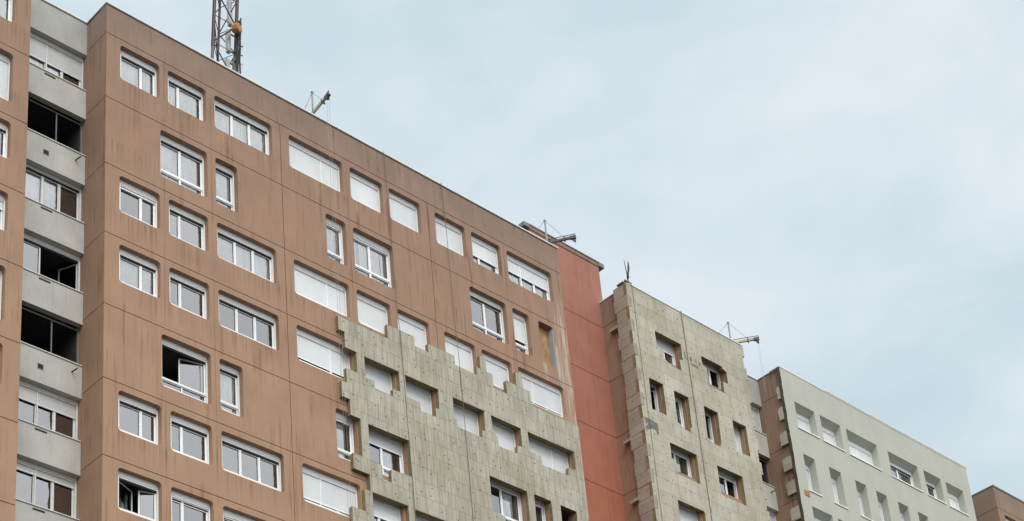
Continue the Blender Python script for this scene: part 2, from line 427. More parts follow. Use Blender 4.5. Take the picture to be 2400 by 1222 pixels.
def core(parent, x0, x1, yf=.31, yb=11.0, zr=.9, mat='dark'):
    """floors and inner walls seen through the windows, roof deck, back wall"""
    m = MB()
    for k in range(0, 19):
        z = -STOREY * k
        m.box(x0, x1, yf + .02, yb, z - .13, z + .05)
    m.box(x0, x1, yf + 3.2, yf + 3.3, GROUND, ROOF - .4)
    for x in [x0 + .05 + i * (x1 - x0 - .1) / 6 for i in range(7)]: m.box(x - .05, x + .05, yf + .02, yf + 3.2, GROUND, 0)
    m.build('rooms', mat, parent)
    r = MB().box(x0, x1, yf, yb, zr - .15, zr); r.build('roof', 'roofing', parent)
    b = MB().box(x0, x1, yb, yb + .3, GROUND, ROOF).box(x1 - .3, x1, yf, yb, GROUND, ROOF); b.build('rear_wall', 'brown', parent)
def coping(parent, x0, x1, y0, y1, left_to=None, z=ROOF, mat='coping', lip='flash'):
    m = MB().box(x0, x1, y0, y1, z, z + .045).box(x0, x1, y0 + .004, y0 + .02, z - .04, z, 1)
    m.build('coping', [mat, lip], parent)

# ------------------------------------------------------------------ main brown block
blkA = thing('apartment_block', (10.4, 0, GROUND), 'long brown block with rounded window openings, its lower right half covered in beige insulation boards', 'building', 'blocks of the long apartment building')
def opensA(k):
    t = ROWTYPE[k]; z1, z0 = rowz(k, t)
    return [(a, b, z1, z0, .12) for a, b in (A_OPEN if t == 'A' else B_OPEN)]
facade(blkA, 0, 20.9, opensA, (7.04, 13.88))
side_wall(blkA, 0, .3, .3, 11)
core(blkA, .3, 20.9)
coping(blkA, -.035, 20.95, -.035, .36)
MB().box(-.035, .36, .36, 11, ROOF, ROOF + .045).box(-.03, -.01, .36, 11, ROOF - .04, ROOF, 1).build('coping', ['coping', 'flash'], blkA)

Z = lambda k, t: dict(z1=rowz(k, t)[0], z0=rowz(k, t)[1])
def WA(k, i, **kw):
    x0, x1 = A_OPEN[i]; z1, z0 = rowz(k, 'A')
    d = dict(mull=((.6,), (.31,), (.33, .66), (.66,), (.35,), (.6,), (.35,), (.3,), (.34, .66))[i]); d.update(kw)
    if i in (2,): d.setdefault('div', None)
    return window(blkA, x0, x1, z0, z1, **d)
def WB(k, i, **kw):
    x0, x1 = B_OPEN[i]; z1, z0 = rowz(k, 'B')
    d = dict(mull=((.47,), (), (), (.47,), (.47,), (), ())[i], transom=.2, yf=.2); d.update(kw)
    return window(blkA, x0, x1, z0, z1, **d)
WA(1, 0, cur=1); WA(1, 1, cur=1); WA(1, 2, cur=1)
WA(1, 3, sh=1, div=.64); WA(1, 4, sh=1); WA(1, 5, sh=1); WA(1, 6, sh=1); WA(1, 7, sh=.68, cur=1); WA(1, 8, sh=.55, div=.33, cur=1)
WB(2, 0, cur=1); WB(2, 1, cur=1); WB(2, 2, sh=.04, cur=1); WB(2, 3, sh=.04, cur=1); WB(2, 4); WB(2, 5, sh=.68)
WA(3, 0, sh=.08); WA(3, 1); WA(3, 2, cur=1); WA(3, 3, sh=.99, div=.64); WA(3, 4, sh=.97); WA(3, 5, sh=1); WA(3, 6, sh=1); WA(3, 7, sh=.96); WA(3, 8, sh=.92, div=.33)
WA(4, 0, cur=1); WA(4, 1); WA(4, 2); WA(4, 3, sh=.9, div=.64); WA(4, 4, sh=1); WA(4, 5, sh=1); WA(4, 6, sh=1); WA(4, 7, sh=1); WA(4, 8, sh=1, div=.64)
WB(5, 0, open_={0: None, 1: 13}); WB(5, 1, cur=1); WB(5, 2, sh=.06, cur=1, curtain_x=(0, .62)); WB(5, 3, sh=.3, cur=1, curtain_x=(.5, .8)); WB(5, 4, sh=.08, cur=1, curtain_x=(.45, .85)); WB(5, 5, sh=.12)
WA(6, 0); WA(6, 1); WA(6, 2); WA(6, 3, sh=.93, div=.33); WA(6, 4, sh=.6); WA(6, 5, sh=1); WA(6, 6, sh=1)
WA(7, 0, open_={0: -24, 1: 17}); WA(7, 1, sh=.03); WA(7, 2, sh=.05)
# the boarded-up opening of storey 2 and the empty one of storey 5
p = MB()
p.box(19.2, 20.25, .275, .297, -5.0, -2.85); p.build('plywood_panel', 'osb', blkA)
MB().box(20.1, 20.136, .012, .274, -4.8, -2.98).build('reveal_lining', 'concrete_top', blkA)

# insulation boards on the lower right half
A_INS = [(9.12, -7.33), (11.34, -7.33), (11.34, -6.72), (12.59, -6.72), (12.59, -7.1), (13.24, -7.1), (13.24, -6.72), (14.5, -6.72), (14.5, -7.1), (15.57, -7.1), (15.57, -6.76),
         (15.79, -6.76), (15.79, -6.17), (16.08, -6.17), (16.08, -6.75), (16.37, -6.75), (16.37, -7.31), (17.06, -7.31), (17.06, -6.73), (17.6, -6.73), (17.6, -6.13), (17.93, -6.13), (17.93, -6.73),
         (18.3, -6.73), (18.3, -7.31), (20.78, -7.29), (20.78, -22), (9.29, -22), (9.29, -14.8), (9.87, -14.8), (9.87, -13.95), (10.13, -13.95), (10.13, -13.3), (9.46, -13.3), (9.46, -12.7),
         (9.86, -12.7), (9.86, -11.22), (9.45, -11.22), (9.45, -10.6), (9.12, -10.6), (9.12, -9.98), (9.36, -9.98), (9.36, -9.38), (9.85, -9.38), (9.85, -8.53), (9.37, -8.53), (9.37, -7.9), (9.12, -7.9)]
A_HOLES = [[(10.19, -8.56), (11.75, -8.55), (11.75, -9.38), (11.43, -9.39), (11.41, -9.7), (10.6, -9.7), (10.58, -9.42), (10.2, -9.42)],
           [(12.02, -8.56), (13.57, -8.55), (13.55, -9.39), (13.38, -9.39), (13.35, -9.78), (12.67, -9.8), (12.65, -9.46), (12.04, -9.45)],
           [(14.25, -8.59), (15.78, -8.57), (15.74, -9.45), (15.6, -9.46), (15.57, -9.79), (14.4, -9.79), (14.37, -9.48), (14.24, -9.47)],
           [(16.09, -8.62), (17.59, -8.62), (17.59, -9.43), (17.34, -9.46), (17.3, -9.81), (16.38, -9.84), (16.35, -9.5), (16.15, -9.3)],
           [(17.94, -8.62), (20.36, -8.59), (20.36, -9.4), (19.97, -9.43), (19.92, -9.8), (18.56, -9.82), (18.52, -9.46), (17.97, -9.46)],
           [(10.19, -11.29), (12.0, -11.27), (12.03, -12.7), (11.1, -12.75), (11.09, -13.28), (10.7, -13.26), (10.7, -12.74), (10.2, -12.7)],
           [(15.75, -11.3), (17.6, -11.3), (17.63, -13.1), (16.36, -13.1), (16.36, -12.77), (15.76, -12.72)],
           [(17.95, -11.28), (18.83, -11.28), (18.84, -13.1), (17.95, -13.1)],
           [(19.3, -11.28), (20.14, -11.27), (20.14, -13.1), (19.3, -13.1)],
           [(10.21, -13.95), (11.76, -13.94), (11.78, -15.2), (10.21, -15.2)], [(12.05, -13.97), (13.53, -13.95), (13.53, -15.2), (12.05, -15.2)], [(14.25, -13.97), (15.78, -13.97), (15.78, -15.2), (14.25, -15.2)]]
MB().prism(A_INS, A_HOLES, -.16, -.002, mf=0, ms=1).build('insulation_cladding', ['board', 'board_edge'], blkA)

# ------------------------------------------------------------------ brown block at the left edge
blkL = thing('apartment_block', (-8, 0, GROUND), 'brown block cut off by the left edge of the photo, beside the grey balcony bay', 'building', 'blocks of the long apartment building')
def opensL(k):
    t = ROWTYPE[k]; z1, z0 = rowz(k, t)
    return [(-4.83, -3.31, z1, z0, .12)] if t == 'A' else [(-4.19, -3.31, z1, z0, .12)]
facade(blkL, -13, -2.76, opensL, ())
side_wall(blkL, -13, -12.7, .3, 11)
core(blkL, -12.7, -2.76)
coping(blkL, -13.03, -2.73, -.035, .36)
for k, kw in ((1, dict(cur=1, mull=(.4,))), (3, dict(mull=(.4,))), (4, dict(mull=(.4,), sh=.3)), (6, dict(mull=(.4,), sh=.3)), (7, dict(mull=(.4,)))):
    z1, z0 = rowz(k, 'A'); window(blkL, -4.83, -3.31, z0, z1, **kw)
for k, kw in ((2, dict(sh=1)), (5, dict(sh=.2))):
    z1, z0 = rowz(k, 'B'); window(blkL, -4.19, -3.31, z0, z1, mull=(), transom=.2, yf=.2, **kw)

# ------------------------------------------------------------------ grey balcony bays between the blocks
def loggia_bay(x0, x1, label, rows, detail=True):
    t = thing('balcony_bay', ((x0 + x1) / 2, 1.17, GROUND), label, 'balcony bay', 'grey balcony bays between the blocks')
    Y = 1.17
    m = MB().box(x0, x1, Y, Y + .2, -.15, ROOF - .01); m.build('parapet', 'concrete_top', t)
    MB().box(x0, x1, Y - .03, Y + .26, ROOF - .01, ROOF + .04).box(x0, x1, Y - .026, Y - .01, ROOF - .05, ROOF - .01, 1).build('coping', ['coping', 'flash'], t)
    for k in range(1, 18):
        zt, zb = -1.70 - STOREY * (k - 1), -2.86 - STOREY * (k - 1)
        s = MB().box(x0 + .003, x1 - .003, Y, Y + .2, max(zb, GROUND), zt)
        if k <= 8:
            s.box(x0 + .003, x1 - .02, Y - .035, Y + .2, zt + .001, zt + .03, 1)
            if detail and rows.get(k) == 'dark':      # vent box and drain stub under the open balconies
                s.box(x0 + 1.22, x0 + 1.44, Y - .012, Y - .002, zt - .68, zt - .48, 2)
                s.box(x0 + 1.24, x0 + 1.42, Y - .02, Y - .013, zt - .66, zt - .5, 3)
                s.tube((x1 - .36, Y + .02, zt - .34), (x1 - .3, Y - .22, zt - .3), .022, 8, 3)
            elif detail:
                s.box(x0 + 1.2, x0 + 1.6, Y - .014, Y - .002, zt - .13, zt - .08, 3)
        s.build('balcony_front', ['concrete', 'off', 'concrete_top', 'slot'], t)
        if k > 8: continue
        z1, z0 = -.15 - STOREY * (k - 1), -1.70 - STOREY * (k - 1)
        r = rows.get(k, {})
        if r == 'dark':
            f = MB(); yy = Y + .22
            f.box(x0 + .6, x0 + .64, yy, yy + .04, z0, z1); f.box(x1 - .05, x1, yy, yy + .04, z0, z1)
            f.box(x0, x1, yy, yy + .04, z1 - .12, z1 - .08); f.box((x0 + x1) / 2 + .42, (x0 + x1) / 2 + .455, yy, yy + .04, z0, z1 - .12)
            f.build('glazing_frame', 'bronze', t)
        else:
            kw = dict(yf=Y + .21, mull=(.51, .735), left=.04, bot=.07, box=.16, frame='off', div=.51)
            kw.update(r); window(t, x0 + .01, x1 - .01, z0 + .02, z1, **kw)
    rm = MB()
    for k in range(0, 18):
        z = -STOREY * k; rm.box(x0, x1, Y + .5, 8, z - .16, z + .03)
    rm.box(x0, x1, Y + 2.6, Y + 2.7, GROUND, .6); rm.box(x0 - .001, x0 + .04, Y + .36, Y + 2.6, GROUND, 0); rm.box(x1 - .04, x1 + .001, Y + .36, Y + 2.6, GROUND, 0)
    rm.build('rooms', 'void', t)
    MB().box(x0, x1, Y + .2, 8, .7, .85).build('roof', 'roofing', t)
    MB().box(x0, x1, 8, 8.2, GROUND, ROOF).build('rear_wall', 'concrete', t)
    return t
loggia_bay(-2.755, -.003, 'wide grey balcony bay with white windows and black openings, left of the long brown block',
           {1: dict(sh=.6, grey_=True, cur=1, curtain_x=(0, .72)), 2: 'dark', 3: dict(cur=1, curtain_x=(0, .72), box=.12), 4: dict(open_={1: None, 2: 65}, box=.19), 5: 'dark',
            6: dict(sh=.36, grey_=True, div=.51), 7: dict(sh=.16, grey_=True, div=.51), 8: dict()})
loggia_bay(32.045, 34.775, 'narrow grey balcony bay squeezed between the insulated block and the grey-green block',
           {1: dict(sh=.96, grey_=True), 2: 'dark', 3: dict(sh=.5, grey_=True), 4: dict(), 5: 'dark'})

# ------------------------------------------------------------------ red stair tower
tw = thing('stair_tower', (23, 1.5, GROUND), 'plain red-orange stair tower rising above the roofs between the two insulated blocks', 'tower')
w, j = MB(), MB(); g = .013
for (za, zb) in [(0, 3.22)] + [(-STOREY * k, -STOREY * (k - 1)) for k in range(1, 19)]:
    za = max(za, GROUND)
    for a, b in ((20.98, 23.93), (23.93, 25.1)):
        w.box(a + (.004 if a > 21 else 0), b - (.004 if b < 25 else 0), 1.5, 1.8, za + g, zb - g)
    w.box(20.98, 21.28, 1.8, 8, za + g, zb - g); w.box(24.8, 25.1, 1.8, 8, za + g, zb - g)
    j.box(21.0, 25.08, 1.522, 1.79, za - g, za + g); j.box(21.0, 21.2, 1.79, 7.9, za - g, za + g)
j.box(23.925, 23.935, 1.51, 1.7, GROUND, 3.2)
w.build('wall', 'red', tw); j.build('joint_filler', 'joint_red', tw)
MB().box(20.98, 25.1, 1.47, 8, 3.222, 3.42).build('fascia', M['brown'], tw)
MB().box(20.74, 25.35, 1.52, 8.2, 3.21, 3.25).box(20.68, 21.0, 1.44, 8.2, 3.25, 3.45).box(25.08, 25.4, 1.44, 8.2, 3.25, 3.45).box(21.0, 25.08, 1.44, 8.2, 3.423, 3.46).build('roof', 'flash', tw)
v = MB()
for i in range(5): v.box(20.965, 20.977, 1.62 + i * .16, 1.7 + i * .16, 2.75, 3.2)
v.build('vent_grille', 'slot', tw)
MB().box(20.94, 20.98, 1.55, 3.2, 2.6, 2.66).build('vent_sill', 'flash', tw)
MB().box(21.28, 24.8, 7.7, 8, GROUND, 3.2).build('rear_wall', 'red', tw)

# ------------------------------------------------------------------ block wrapped in insulation
blkC = thing('apartment_block', (28.6, 0, GROUND), 'block fully wrapped in bare beige insulation boards with toothed corners, right of the red tower', 'building', 'blocks of the long apartment building')
CX0, CX1 = 24.9, 32.04
C_A = [(26.15, 27.75), (29.02, 30.66)]
C_B = [(25.36, 26.22), (26.86, 27.76), (28.72, 29.58), (30.56, 31.43)]
def opensC(k):
    t = ROWTYPE[k]; z1, z0 = rowz(k, t)
    return [(a, b, z1, z0, 0) for a, b in (C_A if t == 'A' else C_B)]
facade(blkC, CX0, CX1, opensC, (), rows=5)
side_wall(blkC, CX0, CX0 + .3, .3, 11)
core(blkC, CX0 + .3, CX1)
coping(blkC, CX0 - .03, CX1 + .03, -.175, .36)
MB().box(CX0 - .03, CX0 + .33, .36, 11, ROOF, ROOF + .045).build('coping', 'coping', blkC)
def WC(k, i, **kw):
    t = ROWTYPE[k]; x0, x1 = (C_A if t == 'A' else C_B)[i]; z1, z0 = rowz(k, t)
    d = dict(yf=.2, mull=(.45,) if t == 'A' else (), transom=None if t == 'A' else .2, left=.1, bot=.12); d.update(kw)
    return window(blkC, x0, x1, z0, z1, **d)
WC(1, 0, sh=.42, box=.3, mull=(.6,)); WC(1, 1, sh=.1, box=.3, open_={1: None}, mull=(.62,))
WC(2, 0, box=.24, open_={0: 70}); WC(2, 1, box=.24, sh=.05); WC(2, 2, box=.3, open_={0: None}); WC(2, 3, sh=1)
WC(3, 0, sh=.12, box=.3, cur=1, curtain_x=(.45, .7)); WC(3, 1, sh=.2, box=.28, open_={1: None}, mull=(.62,)); WC(4, 0, sh=1); WC(4, 1, sh=1)
left_edge = []
z = ROOF + .02; i = 0
while z > -22:
    x = 24.72 if i % 2 == 0 else 24.88
    left_edge += [(x, z), (x, z - .6)]; z -= .6; i += 1
right_edge = []
zz = z; k = i
while zz < ROOF - .01:
    k -= 1
    x = 32.17 if (k % 2 == 0) else 32.05
    top_ = min(zz + .6, ROOF + .02)
    right_edge += [(x, zz), (x, top_)]; zz += .6
C_INS = left_edge + right_edge
C_HOLES = [[(26.19, -.53), (27.81, -.52), (27.79, -1.32), (27.57, -1.39), (27.6, -1.92), (27.1, -1.93), (26.8, -1.85), (26.56, -1.74), (26.57, -1.35), (26.2, -1.29)],
           [(29.07, -.56), (30.42, -.54), (30.44, -.64), (30.71, -.72), (30.69, -1.32), (30.36, -1.35), (30.33, -1.93), (29.36, -1.93), (29.36, -1.07), (29.1, -1.0)],
           [(25.40, -3.17), (26.26, -3.15), (26.24, -4.67), (25.74, -4.68), (25.36, -4.7)],
           [(26.90, -3.18), (27.81, -3.17), (27.77, -4.67), (27.66, -4.71), (27.65, -4.92), (27.27, -4.92), (26.88, -4.72)],
           [(28.76, -3.19), (29.65, -3.19), (29.6, -4.71), (29.49, -4.91), (29.08, -4.94), (28.72, -4.75)],
           [(30.60, -3.18), (31.48, -3.17), (31.47, -4.68), (30.96, -4.71), (30.56, -4.76)],
           [(26.18, -5.96), (27.81, -5.95), (27.79, -7.35), (26.44, -7.36), (26.43, -6.7), (26.17, -6.71)],
           [(29.06, -5.98), (30.69, -5.95), (30.66, -7.36), (29.19, -7.39), (29.06, -7.34)],
           [(26.18, -8.63), (27.81, -8.62), (27.8, -10.0), (26.18, -10.0)], [(29.06, -8.63), (30.69, -8.62), (30.68, -10.0), (29.06, -10.0)]]
MB().prism(C_INS, C_HOLES, -.16, -.002, mf=0, ms=1).build('insulation_cladding', ['board_c', 'board_edge'], blkC)
# boards on the return, alternately covering the edge of the front boards
z = ROOF + .02; i = 0
rnd = random.Random(3)
while z > -14:
    yb = .6 + rnd.uniform(-.07, .06)
    ya = 0.002 if i % 2 == 0 else -.16
    dx = rnd.uniform(-.012, .004)
    xo = 24.72 if i % 2 == 0 else 24.715
    n_ = rnd.uniform(.008, .018)
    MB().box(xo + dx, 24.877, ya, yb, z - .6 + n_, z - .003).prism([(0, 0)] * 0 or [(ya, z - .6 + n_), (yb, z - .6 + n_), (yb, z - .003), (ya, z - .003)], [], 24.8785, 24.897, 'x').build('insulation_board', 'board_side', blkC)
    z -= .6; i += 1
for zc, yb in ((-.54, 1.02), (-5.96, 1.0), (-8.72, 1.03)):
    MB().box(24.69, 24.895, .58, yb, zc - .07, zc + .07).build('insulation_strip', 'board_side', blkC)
MB().prism([(24.74, -5.30), (25.1, -5.27), (25.57, -5.32), (25.58, -5.6), (25.55, -5.86), (25.46, -5.87), (25.42, -5.68), (25.2, -5.7), (25.0, -5.8), (24.85, -5.84), (24.75, -5.8), (24.9, -5.66), (24.97, -5.55), (24.85, -5.42)], [], -.166, -.158).build('mortar_patch', 'mortar', blkC)
gm = MB()
for pl in ([(27.93, -.83), (28.0, -.8), (28.02, -1.0), (28.1, -1.18), (28.05, -1.2), (27.95, -1.05)], [(28.3, -.93), (28.38, -.92), (28.42, -1.1), (28.36, -1.18), (28.29, -1.1)],
           [(28.36, -1.24), (28.78, -1.25), (28.76, -1.36), (28.4, -1.33)], [(28.62, -.93), (28.7, -.95), (28.71, -1.05), (28.62, -1.05)], [(28.84, -.98), (28.96, -1.02), (28.93, -1.16), (28.82, -1.12)]):
    gm.prism(pl, [], -.166, -.158)
gm.build('gouge', 'gouge', blkC)
MB().box(24.68, 25.06, -.19, -.1, ROOF + .05, ROOF + .12).box(24.66, 24.86, -.05, .3, ROOF + .05, ROOF + .1).build('edge_flashing', 'flash', blkC)

# ------------------------------------------------------------------ finished grey-green block
blkD = thing('apartment_block', (42, 0, GROUND), 'finished grey-green rendered block with deep plain window reveals, far right', 'building', 'blocks of the long apartment building')
DX0, DX1 = 34.78, 49.2
D_A = [(35.38, 36.8), (37.2, 38.68), (39.13, 41.46), (42.31, 44.67), (45.17, 46.57), (46.99, 48.46)]
D_B = [(35.38, 36.19), (37.21, 38.07), (39.12, 39.93), (40.69, 41.5), (42.36, 43.17), (43.93, 44.72), (45.6, 46.42), (47.2, 48.0)]
def opensD(k, grow=0.0):
    t = ROWTYPE[k]
    z1, z0 = (-.33 - STOREY * (k - 1), -1.72 - STOREY * (k - 1)) if t == 'A' else (-.36 - STOREY * (k - 1), -2.24 - STOREY * (k - 1))
    return [(a - grow, b + grow, z1 + grow, z0 - grow, 0) for a, b in (D_A if t == 'A' else D_B)]
holes = [rrect(a, b, z0, z1, 0) for k in range(1, 5) for a, b, z1, z0, r in opensD(k)]
ed = [(34.66, ROOF - .02)]
zz = ROOF - .02
rnd = random.Random(5)
while zz > -14:
    zz -= rnd.uniform(.12, .35); ed.append((34.655 + rnd.uniform(-.02, .02), zz))
ed.append((34.66, GROUND))
MB().prism(ed + [(DX1, GROUND), (DX1, ROOF - .02)], holes, -.16, -.002, mf=0, ms=1, mh=0).prism([(35.09, GROUND), (DX1, GROUND), (DX1, ROOF - .03), (35.09, ROOF - .03)], holes, -.002, .2).build('wall', ['green', 'dark_edge'], blkD)
side_wall(blkD, DX0, DX0 + .3, .0, 11)
core(blkD, DX0 + .3, DX1, .36)
coping(blkD, 34.64, DX1 + .03, -.175, .4, z=ROOF - .018, lip='green')
MB().box(37.9, DX1 + .04, -.195, .42, ROOF + .03, ROOF + .06).build('edge_flashing', 'white', blkD)
MB().box(DX0 - .03, DX0 + .3, .4, 11, ROOF, ROOF + .045).build('coping', 'flash', blkD)
sl = MB()
for k in range(1, 4):
    for i, (a, b, z1, z0, r) in enumerate(opensD(k)):
        t = ROWTYPE[k]
        kw = dict(yf=.205, left=.05, bot=.05, mull=(.5,) if t == 'A' else (), sh=1, frame='white')
        if k == 1 and i == 3: kw.update(sh=0, box=.14, cur=1, curtain_x=(0, .5), left=.12, bot=.1)
        if k == 1 and i == 4: kw.update(sh=0, box=.14, left=.12, bot=.1)
        if k == 1 and i == 2: kw.update(div=.5)
        if k == 2: kw.update(transom=.16, sh=(.93, .97, .82, 1, 1, 1, 1, 1)[i])
        if k == 3: kw.update(sh=.3)
        window(blkD, a, b, z0, z1 - .2, **kw)
        MB().prism([(-.15, z1 - .001), (.2, z1 - .2), (.2, z1 + .03), (-.15, z1 + .03)], [], a + .002, b - .002, 'x').build('sloped_soffit', 'green', blkD)
        f = MB().box(a - .05, b + .06, -.2, .2, z0 - .001, z0 + .02).box(a - .05, b + .06, -.2, -.19, z0 - .03, z0 - .001)
        f.build('window_sill', 'white', blkD)
MB().box(34.99, 35.33, -.185, -.155, -5.3, -5.04).build('wall_plate', 'brick', blkD)
for zt, zb, y in ((.32, -.40, .16), (-.72, -1.46, .24), (-1.9, -2.72, .38), (-3.1, -4.0, .46), (-4.32, -5.2, .46), (-5.5, -6.5, .49), (-6.7, -7.7, .5)):
    zt2 = zb + .64; c = .1
    MB().prism([(-.002, zb), (y, zb + .02), (y, zt2 - c), (y - c * .5, zt2 - .02), (y - c, zt2), (-.002, zt2)], [], 34.62, 34.778, 'x', 0, 1).build('insulation_board', ['board_c', 'board_edge'], blkD)

# ------------------------------------------------------------------ brown block at the far right
blkE = thing('apartment_block', (57, 0, GROUND), 'bare brown block at the far right edge, beyond the grey-green block', 'building', 'blocks of the long apartment building')
def opensE(k):
    t = ROWTYPE[k]; z1, z0 = rowz(k, t)
    return [(51.82 + a, 51.82 + b, z1, z0, .12) for a, b in (A_OPEN if t == 'A' else B_OPEN)][:6]
facade(blkE, 51.82, 66, opensE, (), rows=1)
side_wall(blkE, 51.82, 52.12, .3, 11)
core(blkE, 52.12, 66)
coping(blkE, 51.79, 66, -.035, .36, mat='flash')
MB().box(51.79, 52.15, .36, 11, ROOF, ROOF + .045).build('coping', 'flash', blkE)
z1, z0 = rowz(1, 'A')
for i in (0, 1): window(blkE, 51.82 + A_OPEN[i][0], 51.82 + A_OPEN[i][1], z0, z1, mull=(.5,), cur=1)

# ------------------------------------------------------------------ lattice mast on the roof
mast = thing('antenna_mast', (6.4, 2.7, .9), 'red steel lattice mast with antennas and an orange drum on the roof', 'mast')
def legpt(i, z):
    b = ((5.79, 2.4), (6.80, 2.4), (6.50, 3.1))[i]; k = .055 * (z - 1.0)
    return Vector((b[0] + k, b[1], z))
TOPZ, PAINT = 16.0, 4.75
for i in range(3):
    MB().tube(legpt(i, .85), legpt(i, PAINT), .06 if i != 1 else .11, 8, 1).tube(legpt(i, PAINT), legpt(i, TOPZ), .068 if i != 2 else .05, 8).build('mast_leg', ['mast_red', 'mast_grey'], mast)
zs = [.95, 2.3, 3.65, 5.0, 6.35, 7.7, 9.05, 10.4, 11.75, 13.1, 14.45, 15.8]
for n, (a, b) in enumerate(zip(zs, zs[1:])):
    br_ = MB(); mi = 1 if b < PAINT + .3 else 0
    for i, jx in ((0, 1), (1, 2), (2, 0)):
        p, q = (legpt(i, a), legpt(jx, b)) if n % 2 else (legpt(i, b), legpt(jx, a))
        br_.tube(p, q, .022 if (i, jx) != (0, 1) else .028, 6, mi)
        br_.tube(legpt(i, b), legpt(jx, b), .014, 6, mi)
    br_.build('lattice_brace', ['mast_red', 'beam_d'], mast)
for zc, h, dx, dy in ((5.7, 1.05, -.17, .25), (4.35, .75, -.2, .2), (7.35, 1.5, -.12, .3), (10.0, 1.5, -.15, -.2)):
    q = legpt(1, zc) + Vector((dx, dy, 0))
    m = MB().box(q.x - .075, q.x + .075, q.y - .07, q.y + .07, q.z - h / 2, q.z + h / 2)
    m.box(q.x - .02, q.x + .12 - dx, q.y - .02, q.y + .02, q.z + h / 2 - .12, q.z + h / 2 - .07, 1).box(q.x - .02, q.x + .12 - dx, q.y - .02, q.y + .02, q.z - h / 2 + .08, q.z - h / 2 + .13, 1)
    m.build('panel_antenna', ['antenna', 'beam_d'], mast)
q = legpt(1, 6.05) + Vector((-.12, 0, 0))
d = MB(); d.tube(q + Vector((-.05, -.1, 0)), q + Vector((.04, -.3, -.02)), .2, 9); d.tube(q + Vector((-.07, -.06, 0)), q + Vector((-.05, -.1, 0)), .12, 9, 0, .2); d.tube(q + Vector((.04, -.3, -.02)), q + Vector((.05, -.33, -.02)), .2, 9, 0, .15)
d.tube(q + Vector((0, .02, 0)), q + Vector((-.05, -.1, 0)), .05, 8, 1)
d.build('drum_antenna', ['orange', 'mast_grey'], mast)
cb = MB()
rnd = random.Random(9)
for i in range(6):
    ox, oy = rnd.uniform(-.12, .1), rnd.uniform(-.2, -.08)
    pts = [legpt(1, z_) + Vector((ox + rnd.uniform(-.03, .03), oy + rnd.uniform(-.03, .03), 0)) for z_ in (1, 2, 3, 4, 4.6, 5.2, 5.7, 6.2 + i * .1)]
    cb.line(pts, .03)
for z_ in (3.9, 4.5, 4.95, 5.4): cb.tube(legpt(1, z_) + Vector((-.12, -.1, 0)), legpt(1, z_) + Vector((.26, -.1, .02)), .018)
cb.build('cable_bundle', 'black', mast)
lad = MB(); 
for ox in (.13, .2): lad.tube(legpt(1, .9) + Vector((ox, -.12, 0)), legpt(1, 4.6) + Vector((ox, -.12, 0)), .015)
lad.build('ladder_rail', 'galv', mast)

# ------------------------------------------------------------------ roof davits for the hanging platforms
def davit(post, tip, label, ropes, rope_label, paint='beam'):
    px, py, pz = post
    t = thing('roof_davit', (px, py, ROOF + .045), label, 'davit', 'roof davits at the parapet')
    P, Tt = Vector(post), Vector(tip)
    root = Vector((px + .03, py + .02, 1.62)); dirv = (Tt - root).normalized()
    back = root - dirv * 1.5; back.z = max(back.z, 1.45)
    MB().box(px - .025, px + .025, py - .025, py + .025, ROOF + .02, pz).box(px - .04, px + .04, py - .04, py + .04, pz - .03, pz + .02).build('post', 'galv', t)
    b = MB().bar(back, Tt, .085, .1)
    b.bar(Tt - dirv * .22 + Vector((0, 0, -.01)), Tt + dirv * .02 + Vector((0, 0, -.01)), .12, .135, 1)
    b.build('beam', [paint, 'beam_d'], t)
    mid = root.lerp(Tt, .62)
    MB().bar(mid - dirv * .02, mid + dirv * .02, .15, .2).build('clamp', 'beam_d', t)
    top_ = Vector((0, 0, .17))
    MB().tube(root + Vector((0, 0, .16)), Tt + Vector((0, 0, .15)), .016).tube(Tt + Vector((0, 0, .15)), Tt, .014).build('upper_rod', 'beam_d', t)
    MB().tube(P, mid + Vector((0, 0, .08)), .009).tube(P, Vector((back.x, back.y, 1.35)), .009).build('stay_wire', 'wire', t)
    MB().box(px - .3, px + .42, py - .06, py + .2, ROOF + .046, ROOF + .11).box(px + .02, px + .2, py - .05, py + .1, ROOF + .11, ROOF + .3).box(back.x - .4, back.x + .4, back.y - .2, back.y + .25, .9, 1.3).build('base', 'beam_d', t)
    h = MB()
    for o in (-.05, .05): h.box(Tt.x + o - .02, Tt.x + o + .02, Tt.y + .05, Tt.y + .1, Tt.z - .2, Tt.z - .08)
    h.build('hook', 'beam_d', t)
    if ropes:
        r = MB()
        for o in (-.055, .055): r.tube((Tt.x + o, Tt.y + .07, Tt.z - .2), (Tt.x + o, Tt.y + .07, ropes), .0045, 6)
        tag(r.build('hanging_rope', 'wire'), rope_label, 'rope', 'pairs of steel ropes under the davits')
davit((8.84, .3, 2.69), (8.86, -.6, 1.98), 'olive roof davit pointing steeply up beside the lattice mast', -40, 'pair of thin steel ropes hanging from the davit beside the lattice mast')
davit((20.68, .3, 2.72), (21.25, -.72, 1.54), 'dark roof davit jutting out in front of the red tower top', None, '', 'beam_d')
davit((32.0, .3, 2.7), (32.62, -.74, 1.52), 'pale roof davit on the right corner of the insulation-wrapped block', -1.2, 'pair of thin steel ropes hanging from the davit right of the insulation-wrapped block')

